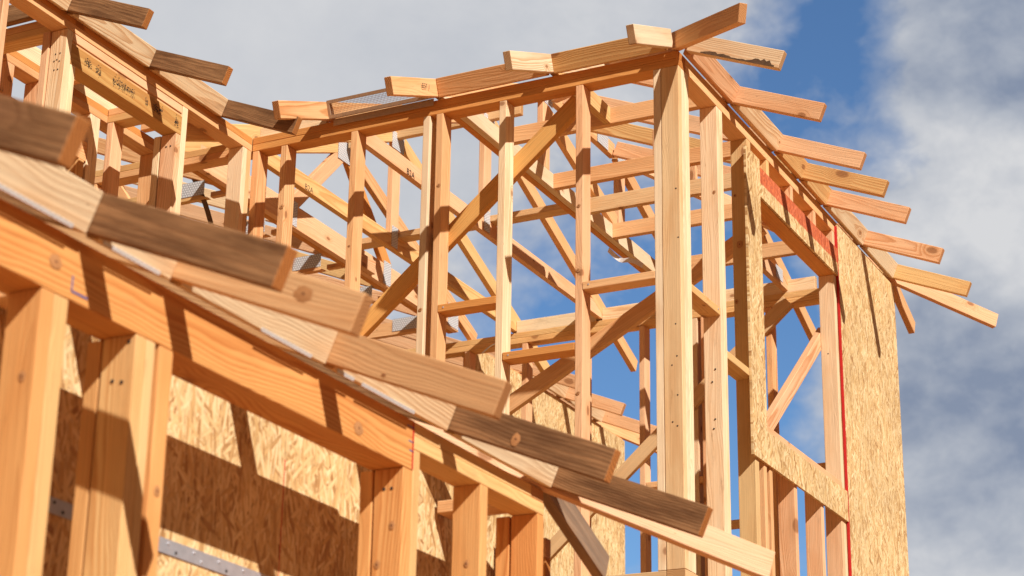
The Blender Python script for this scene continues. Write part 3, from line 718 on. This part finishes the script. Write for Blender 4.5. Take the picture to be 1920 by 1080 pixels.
# hip rafters and corner tails
def hip(c0, sx, sy, s_out, s_in, tone, label, z0=0.075, slope=5 / 17.0):
    d = Vector((sx, sy, 0)).normalized(); D = (d - UP * slope).normalized(); n = (UP + d * slope).normalized()
    def P(s): return Vector(c0) + d * s + UP * (z0 - slope * s) + n * 0.0445
    o = bar('hip_rafter', P(-s_in), P(s_out), n, WD, T, tone); return tag(o, label, 'hip rafter', 'hip rafters at the roof corners')
hip((0, 0, 0), 1, -1, 0.70, 1.74, FIR, 'orange hip rafter pointing up and out over the tall corner post')
hip((0, 3.38, 0), 1, 1, 0.69, 1.6, PINK, 'pink hip rafter sticking out lowest on the far right')
def rafter_y(x, y0, y_in, sgn, tone, label, group, z=0.09, parent=None):
    """rafter running down towards -y (sgn -1) or +y; right face at x; underside at z over the wall face y0"""
    n = Vector((0, sgn * SN, CS)) * (WD / 2)
    def P(y): return Vector((x - T / 2, y, z - SL * (y - y0) * sgn)) + n
    o = bar('top_chord' if parent else 'rafter', P(y_in), P(y0 + sgn * 0.462), (0, sgn * SN, CS), WD, T, tone, parent)
    if label: tag(o, label, 'rafter', group)
    return o
GB = 'rafter tails along the middle eave'
rafter_y(-0.012, 0.0, -0.022, -1, PALE, 'short pale tail beside the upturned hip rafter, above the tall corner post', GB)
t = thing('jack_rafter', (-0.64, 0.2, 0.09), 'pale tail over the middle eave, next left of the corner, with a black pocked end', 'rafter', GB)
rafter_y(-0.625, 0.0, 0.58, -1, PALE, None, None, parent=t)
bar('bottom_chord', (-0.644, 0.107, 0.1345), (-0.644, 0.632, 0.1345), UP, WD, T, YEL, t, k0=1 / TN)
rafter_y(0.0, 3.38, 3.40, 1, FIR, 'orange tail hanging behind the right end of the tall sheet', 'rafter tails along the back eave')
t = thing('jack_rafter', (-0.64, 3.2, 0.09), 'orange tail hanging past the far wall, seen through the window opening', 'rafter', 'rafter tails along the back eave')
rafter_y(-0.625, 3.38, 2.82, 1, FIR, None, None, parent=t)
bar('bottom_chord', (-0.644, 2.7535, 0.1345), (-0.644, 3.273, 0.1345), UP, WD, T, PINK, t, k1=-1 / TN)
gang_plate((-0.625, 3.14, 0.15), (1, 0, 0), (0, 1, 0), 0.12, 0.08, t)
def block_y(x0, x1, tone, label):
    y = -0.035; z = 0.09 - SL * 0.035
    c = Vector((0, y, z)) + Vector((0, -SN, CS)) * (WD / 2 - 0.003) + Vector((0, CS, SN)) * (T / 2)
    o = bar('eave_block', (x0, c.y, c.z), (x1, c.y, c.z), (0, -SN, CS), WD + 0.006, T, tone); return tag(o, label, 'block', GBk)
block_y(-0.6245, -0.0505, YEL, 'block on the middle eave, golden, just left of the upturned hip rafter')
block_y(-1.2495, -0.6635, FIR, 'block on the middle eave, orange, between the two right tails')
cb = box('plate_block', -2.354, -1.95, 0.060, 0.0875, 0.077, 0.158, CREAM); tag(cb, 'cream block standing on the plate where the left and middle bays meet', 'block', GBk)
# screened vent in place of a block
vt = thing('vent', (-1.56, -0.02, 0.077), 'metal framed screen vent between the two left tails of the middle eave', 'vent')
def vent():
    y = -0.037; z = 0.09 - SL * 0.035; o = Vector((0, y, z)); u = Vector((0, -SN, CS)); n = Vector((0, -CS, -SN))
    x0, x1 = -1.873, -1.285
    def strip(nm, xa, xb, h0, h1, d0=0.0, T_=0.004):
        c = o + u * ((h0 + h1) / 2) + n * d0
        if xb - xa > 0.1: return bar(nm, (xa, c.y, c.z), (xb, c.y, c.z), u, h1 - h0, T_, parent=vt, mat=TIN, bev=0.0005, wob=0)
        xm = (xa + xb) / 2; a = o + u * h0 + n * d0; b = o + u * h1 + n * d0
        return bar(nm, (xm, a.y, a.z), (xm, b.y, b.z), (1, 0, 0), xb - xa, T_, parent=vt, mat=TIN, bev=0.0005, wob=0)
    strip('frame', x0, x1, 0.0, 0.017); strip('frame', x0, x1, 0.075, 0.092)
    strip('frame', x0, x0 + 0.014, 0.0172, 0.0748); strip('frame', x1 - 0.014, x1, 0.0172, 0.0748)
    for h in (0.002, 0.090):
        a_ = o + u * h - n * 0.0255
        bar('frame', (x0, a_.y, a_.z), (x1, a_.y, a_.z), n, 0.046, 0.003, parent=vt, mat=TIN, bev=0.0005, wob=0)
    bar('flange', (x0 + 0.012, -0.014, 0.062), (x1 - 0.002, -0.014, 0.062), UP, 0.036, 0.003, parent=vt, mat=TIN, bev=0.0005, wob=0)
    # woven screen: thin wires both ways
    bm = bmesh.new()
    def wire(a, b, w):
        d = (b - a).normalized(); s = d.cross(n).normalized() * w / 2; nn = n * w / 2
        vs = [bm.verts.new(p + s * i + nn * j) for p in (a, b) for i, j in ((-1, -1), (1, -1), (1, 1), (-1, 1))]
        for k in range(4): bm.faces.new((vs[k], vs[(k + 1) % 4], vs[4 + (k + 1) % 4], vs[4 + k]))
    nx = 70
    for k in range(nx + 1):
        x = x0 + 0.014 + (x1 - x0 - 0.028) * k / nx
        wire(G(o + Vector((x, 0, 0)) + u * 0.017 - n * 0.004), G(o + Vector((x, 0, 0)) + u * 0.075 - n * 0.004), 0.0013)
    for k in range(8):
        h = 0.017 + 0.058 * k / 7
        wire(G(o + Vector((x0 + 0.014, 0, 0)) + u * h - n * 0.004), G(o + Vector((x1 - 0.014, 0, 0)) + u * h - n * 0.004), 0.0013)
    link('screen', bm, TIN, Matrix.Identity(4), vt)
vent()
stamp('EST 1', (-1.2434, -0.17, 0.068), (0, 0.97, 0.3), (0, -0.3, 1), 0.035, t2)

# left bay eave
GC = 'weathered rafter tails of the left bay'
zc = 0.071
for y, lab in ((-0.329, 'weathered brown tail of the left bay nearest the middle eave, shaded at its tip'), (-0.933, 'weathered brown tail in the middle of the left bay eave, with a sawn orange end'),
               (-1.552, 'weathered brown tail at the top left edge of the photo'), (-2.16, 'weathered brown tail of the left bay hidden beyond the frame')):
    if y < -2: continue
    t = thing('jack_rafter', (XC, y + T / 2, zc), lab, 'rafter', GC)
    rafter_x('top_chord', y, XC + 0.458, zc, XC, XC - 0.5, BROWN, None, parent=t)
    bar('bottom_chord', (XC - 0.465, y + T / 2, zc + 0.046), (XC - 0.107, y + T / 2, zc + 0.046), UP, WD, T, BROWN if y < -1.5 else FIR, t, k1=-1 / TN)
for y0, y1, lab in ((-0.8945, -0.3295, 'pale block of the left bay eave between the two lower brown tails'), (-1.5135, -0.9335, 'pale block of the left bay eave below the topmost brown tail'), (-2.15, -1.5525, 'pale block at the very top of the left bay eave')):
    block_x(y0, y1, zc, XC, CREAM, lab, GBk)

# ------------------------------------------------------------------ foreground wing wall (face x = 0.6)
XD = 0.6; ZD = -2.804
wd = thing('stud_wall', (XD, -4.6, -5.9), 'foreground wall frame with a long lit orange header, lower left', 'stud wall', 'stud walls of the ground storey')
hd = box('header', XD - 0.104, XD, -7.6, -3.402, -2.864, ZD + 0.0765, (0.70, 0.345, 0.110, 0), wd); hd.pass_index = 5
lp = box('top_plate', XD - 0.089, XD - 0.0005, -3.4015, -2.609, ZD, ZD + 0.038, YEL, wd)
box('top_plate', XD - 0.089, XD - 0.002, -3.4015, -2.693, ZD + 0.0388, ZD + 0.0765, YEL, wd)
box('top_plate', XD - 0.089, XD - 0.003, -2.690, -2.609, ZD + 0.0388, ZD + 0.0765, FIR, wd)
knot((XD, -3.689, -2.825), (1, 0, 0), (0, 1, 0), .022, .017, hd); knot((XD, -4.90, -2.80), (1, 0, 0), (0, 1, 0), .020, .016, hd)
box('layout_mark', XD - 0.001, XD + 0.0008, -3.412, -3.405, -2.862, -2.735, RED and FIR, hd, RED, bev=0)
for z, l in ((-2.75, .03), (-2.79, .02), (-2.815, .015)): box('layout_mark', XD - 0.001, XD + 0.0008, -3.412 - l, -3.404, z, z + 0.003, FIR, hd, BLUE, bev=0)
box('layout_mark', XD - 0.001, XD + 0.0008, -4.843, -4.840, -2.845, -2.81, FIR, hd, BLUE, bev=0)
box('layout_mark', XD - 0.001, XD + 0.0008, -4.843, -4.79, -2.846, -2.842, FIR, hd, BLUE, bev=0)
def stud_d(y0, y1, tone, z1=-2.8645, x0=XD - 0.089, x1=XD - 0.0005, z0=-5.86):
    return box('stud', x0, x1, y0, y1, z0, z1, tone, wd)
a1 = stud_d(-4.930, -4.892, GOLD); stud_d(-4.8915, -4.846, YEL)
knot((XD - 0.03, -4.9305, -3.05), (0, -1, 0), (0, 0, 1), .012, .009, a1)
b1 = stud_d(-4.615, -4.577, (0.75, 0.46, 0.19, 0)); stud_d(-4.5765, -4.546, (0.78, 0.50, 0.22, 0)); b3 = stud_d(-4.530, -4.480, GOLD); knot((XD, -4.503, -3.185), (1, 0, 0), (0, 0, 1), .013, .011, b3)
for p in ((.03, -2.97), (.055, -2.965), (.02, -2.88)): nail((XD - p[0], -4.6155, p[1]), (0, -1, 0), b1, 0.005)
stud_d(-4.612, -4.54, GOLD, -2.8645, 0.466, 0.5045)
c1 = stud_d(-3.452, -3.404, GOLD, -2.8645); stud_d(-3.4035, -3.366, YEL, ZD - 0.0005, XD - 0.089, XD - 0.0008)
for a_, z in ((.03, -3.02), (.07, -3.12)): knot((XD - a_, -3.4525, z), (0, -1, 0), (0, 0, 1), .012, .009, c1)
for p in (.035, .058): nail((XD - p, -3.4525, -2.92), (0, -1, 0), c1, 0.005)
stud_d(-3.452, -3.364, GOLD, -2.8645, 0.468, 0.506)
d4 = stud_d(-3.018, -2.972, GOLD, ZD - 0.0005); knot((XD - 0.04, -3.0185, -3.03), (0, -1, 0), (0, 0, 1), .010, .008, d4)
stud_d(-2.652, -2.610, (0.72, 0.33, 0.105, 0), ZD - 0.0005); stud_d(-2.652, -2.612, (0.72, 0.33, 0.105, 0), ZD - 0.0005, 0.46, 0.505)
for y in (-5.35, -5.76, -6.17, -6.6, -7.0, -7.4): stud_d(y, y + T, GOLD)
box('bottom_plate', XD - 0.088, XD - 0.001, -7.6, -2.61, -5.899, -5.8605, TAN, wd)
# cross plates tying the wing wall to the sheathed wall behind it
for y in (-4.78, -2.75): box('cross_plate', 0.3125, XD - 0.0895, y, y + 0.089, -2.80, -2.762, FIR, wd)

for z0, z1, tn in ((-2.865, -2.803, PINK), (-2.93, -2.8655, ORG)): box('cross_block', 0.3125, XD - 0.115, -2.36, -2.322, z0, z1, tn, wd)
# rafters of the foreground wing
zd = -2.7075
GD = 'rafter tails of the foreground wing'
DR = ((-5.505, BROWN, 'blurred dark brown tail at the far left edge, nearest to the viewer'), (-4.851, BROWN, 'dark weathered brown tail of the foreground wing, second from the left edge'),
      (-4.556, FIR, 'sandy orange tail with a round knot, tucked under the second brown tail'), (-3.910, (0.62, 0.34, 0.15, 0), 'long orange tail in the middle of the foreground eave, unweathered'),
      (-3.282, BROWN, 'weathered brown tail with an oval knot, right of the long orange tail'), (-2.631, BROWN, 'last weathered brown tail of the foreground eave, over the pink hip rafter'))
for y, tone, lab in DR:
    ro = rafter_x('rafter', y, XD + 0.497, zd, XD, XD - 0.85, tone, lab, group=GD)
    if y == -4.556: knot((0.98, y, -2.812), (0, -1, 0), (1, 0, -SL), .024, .018, ro)
    if y == -3.282: knot((0.841, y, -2.774), (0, -1, 0), (1, 0, -SL), .013, .018, ro)
    if y == -3.910: knot((0.80, y, -2.775), (0, -1, 0), (1, 0, -SL), .007, .006, ro)
yb = [d[0] for d in DR]
DB = ('blurred cream block at the left edge, beside the nearest brown tail', 'small cream block under the second brown tail of the foreground', 'long cream block above the orange header, left of the long orange tail',
      'cream block with a small knot between the long orange tail and the knotty brown tail', 'cream block above the yellow plates of the foreground wing')
for i, lab in enumerate(DB):
    block_x(yb[i] + T + 0.0005, yb[i + 1] - 0.0005, zd, XD, CREAM, lab, 'pale blocks of the foreground eave')
hip((XD, -2.611, 0), 1, 1, 0.72, 0.9, (0.74, 0.46, 0.27, 0), 'long pink hip rafter of the foreground wing, lowest of its eave', z0=zd - 0.018)
o = rafter_y(XD - 0.012, -2.60, -2.585, 1, (0.5, 0.4, 0.3, 0.75), 'grey brown tail dropping steeply behind the pink hip rafter', GD, z=zd)
# punched steel strips lying on the plates below the blocks
for y0, y1, od in ((-5.15, -4.90, 'first'), (-4.80, -4.60, 'second'), (-4.20, -3.98, 'third'), (-3.86, -3.78, 'short fourth'), (-3.74, -3.47, 'fifth')):
    bm = bmesh.new(); bmesh.ops.create_cube(bm, size=1); bmesh.ops.scale(bm, vec=(y1 - y0, 0.009, 0.0016), verts=bm.verts)
    M = Matrix((Vector((0, 1, 0)), Vector((SN, 0, CS)), Vector((CS, 0, -SN)))).transposed().to_4x4(); M.translation = G((XD + 0.0365, (y0 + y1) / 2, zd - 0.0195))
    o = link('steel_strip', bm, STRIP, M)
    tag(o, od + ' punched steel strip from the left, in the gap above the foreground header', 'steel strip', 'punched steel strips above the header')

# sheathed wall behind the foreground studs, with its steel strap
XG = 0.288
gw = sheet('sheathing_panel', XG, -4.0 + 0.44, -2.0, -5.3, -2.60); tag(gw, 'strand board sheet behind the right hand foreground studs, crossed by shadows', 'sheathing panel', 'strand board sheets')
gw2 = sheet('sheathing_panel', XG, -6.0, -3.563, -5.3, -2.60); tag(gw2, 'strand board sheet behind the left hand foreground studs, crossed by shadows', 'sheathing panel', 'strand board sheets')
ln = box('chalk_line', XG + 0.0115, XG + 0.0128, -3.5630, -3.5595, -4.3, -2.84, FIR, None, RED, bev=0); tag(ln, 'thin dark red line down the joint of the two shadowed strand board sheets', 'painted line')
st = thing('steel_strap', (XG, -4.2, -3.18), 'long galvanised strap with nail holes across the shadowed strand board', 'steel strap')
def strap():
    bm = bmesh.new(); bmesh.ops.create_cube(bm, size=1); bmesh.ops.scale(bm, vec=(2.3, 0.036, 0.002), verts=bm.verts)
    M = Matrix((Vector((0, 1, 0)), UP, Vector((1, 0, 0)))).transposed().to_4x4(); M.translation = G((XG + 0.0145, -4.25, -3.181))
    link('strap_band', bm, GALV, M, st)
    y = -5.3; k = 0
    while y < -3.15:
        nail((XG + 0.0165, y, -3.181 + (0.008 if k % 2 else -0.008)), (1, 0, 0), st, 0.004, random.random() < 0.5); y += 0.032 if k % 2 else 0.075; k += 1
strap()

# ------------------------------------------------------------------ loose braces, straps and scraps
def brace(a, b, wide, tone, label, Wd=WD):
    o = bar('wall_brace', a, b, wide, Wd, T, tone); return tag(o, label, 'brace', 'diagonal braces')
brace((-2.20, 0.109, -1.43), (-0.555, 0.109, -0.03), (-0.65, 0, 0.76), (0.74, 0.41, 0.125, 0), 'golden orange diagonal board behind the left studs of the middle bay')
brace((-2.05, 1.37, -1.345), (-0.10, 1.37, -0.285), (-0.48, 0, 0.88), FIR, 'orange diagonal board rising across the right half of the middle bay towards the corner post')
brace((-2.45, 3.27, -1.60), (-0.615, 3.27, -0.02 + 0.03), (-0.65, 0, 0.76), TAN, 'tan diagonal board leaning against the far wall, low behind the corner post')
for x0, x1, lab in ((-2.484, -1.914, 'cream block between two truss ends on the far wall plate, left one'), (-1.874, -1.327, 'cream block between two truss ends on the far wall plate, beside the girder'), (-1.249, -0.45, 'cream block on the far wall plate, right of the girder truss')):
    o = box('plate_block', x0, x1, 3.295, 3.333, 0.077, 0.160, CREAM); tag(o, lab, 'block', GBk)
for x0, x1, lab in ((-2.822, -2.5235, 'short tan ridge block between the girder truss and the stamped truss'), (-2.4845, -1.9135, 'tan ridge block high between the stamped truss and the middle truss'), (-1.8745, -1.66, 'short tan ridge block right of the middle truss')):
    o = box('ridge_block', x0, x1, 1.671, 1.709, 0.795, 0.880, TAN); tag(o, lab, 'block', 'ridge blocks between trusses')
lb = box('lateral_brace', -2.80, -0.78, 1.735, 1.824, 0.1795, 0.2175, TAN); tag(lb, 'long flat board lying across the truss chords in mid room', 'brace', 'flat boards across the trusses')
def ribbon(name, pts, width, wdir, mat, label, cat):
    bm = bmesh.new(); w = Vector(wdir).normalized() * width / 2; rows = []
    for i, p in enumerate(pts):
        p = G(p); nx = G(pts[min(i + 1, len(pts) - 1)]) - G(pts[max(i - 1, 0)]); n = nx.cross(w).normalized() * 0.001
        rows.append([bm.verts.new(p - w - n), bm.verts.new(p + w - n), bm.verts.new(p + w + n), bm.verts.new(p - w + n)])
    for a, b in zip(rows, rows[1:]):
        for k in range(4): bm.faces.new((a[k], b[k], b[(k + 1) % 4], a[(k + 1) % 4]))
    bm.faces.new(rows[0]); bm.faces.new(rows[-1]); bmesh.ops.recalc_face_normals(bm, faces=bm.faces)
    o = link(name, bm, mat, Matrix.Identity(4)); return tag(o, label, cat)
ribbon('steel_band', [(-3.165 + 0.146 * f + 0.012 * math.sin(3 * f), 0.6, 0.255 - 0.31 * f) for f in [i / 10 for i in range(12)]], 0.03, (1, 0, 0.35), RUST, 'brown steel band hanging loose behind the left bay posts', 'steel band')
ribbon('paper_tag', [(-1.205 + 0.205 * f, 1.9 + 0.02 * math.sin(7 * f), -0.045 - 0.145 * f - 0.02 * math.sin(5 * f)) for f in [i / 12 for i in range(13)]], 0.03, (0.25, 0.3, 1), PAPER, 'torn white paper tag fluttering under a truss chord, left of the corner post', 'paper tag')
ribbon('steel_band', [(-2.68 + 0.14 * f, 3.2, -0.06 + 0.05 * math.sin(2.2 * f)) for f in [i / 10 for i in range(11)]], 0.025, (0, 1, 0.3), GALV, 'small curled steel strip resting by the far wall plate', 'steel band')

# tails of the distant wing
for y, lab in ((4.70, 'orange truss tail of the distant wing, left one of those seen low through the studs'), (5.34, 'orange truss tail of the distant wing, right one of those seen low through the studs'), (4.08, 'orange truss tail of the distant wing, mostly behind the diagonal board')):
    t = thing('roof_truss', (XE, y + T / 2, 0.09), lab, 'roof truss', 'roof trusses of the distant wing')
    rafter_x('top_chord', y, XE + 0.462, 0.09, XE, XE - 3.2, PINK, None, parent=t)
    bar('bottom_chord', (XE - 3.4, y + T / 2, 0.1345), (XE - 0.107, y + T / 2, 0.1345), UP, WD, T, FIR, t, k1=-1 / TN)
for y0, y1, lab in ((4.1185, 4.6995, 'pale block between the two left tails of the distant wing'), (4.7385, 5.3395, 'pale block between the two right tails of the distant wing')):
    block_x(y0, y1, 0.09, XE, CREAM, lab, GBk)
hip((XE, 5.84, 0), 1, 1, 0.69, 0.8, FIR, 'hip rafter at the corner of the distant wing')

# ------------------------------------------------------------------ floors and the closed storey below
fd = thing('floor_deck', (-1.5, 1.7, -2.75), 'timber floor deck under the upper storey, below the corner post', 'floor')
box('subfloor', -4.6, -0.001, 0.002, 3.378, -2.433, -2.4115, TAN, fd, OSB, bev=0)
box('subfloor', -4.6, XC, -3.2, 0.0015, -2.433, -2.4115, TAN, fd, OSB, bev=0)
box('rim_joist', -0.039, -0.001, 0.002, 3.378, -2.75, -2.4335, FIR, fd); box('rim_joist', XC, -0.0395, 0.002, 0.04, -2.75, -2.4335, FIR, fd)
box('rim_joist', XC - 0.038, XC, -3.2, 0.0, -2.75, -2.4335, FIR, fd); box('rim_joist', -4.6, -0.0395, 3.34, 3.378, -2.75, -2.4335, FIR, fd)
for k in range(7): box('joist', -4.55, -0.0395, 0.42 + k * 0.4, 0.458 + k * 0.4, -2.75, -2.4335, FIR, fd)
lw = thing('ground_storey_wall', (-1.5, 0.0, -5.9), 'strand board clad walls of the ground storey below the deck', 'wall')
sheet('sheathing', -0.013, 0.002, 3.385, -5.9, -2.951, parent=lw)
box('sheathing', XC, -0.014, 0.0, 0.012, -5.9, -2.751, FIR, lw, OSB, bev=0)
sheet('sheathing', XC - 0.012, -3.2, -0.001, -5.9, -2.751, parent=lw)
box('sheathing', -4.6, -0.014, 3.366, 3.378, -5.9, -2.751, FIR, lw, OSB, bev=0)
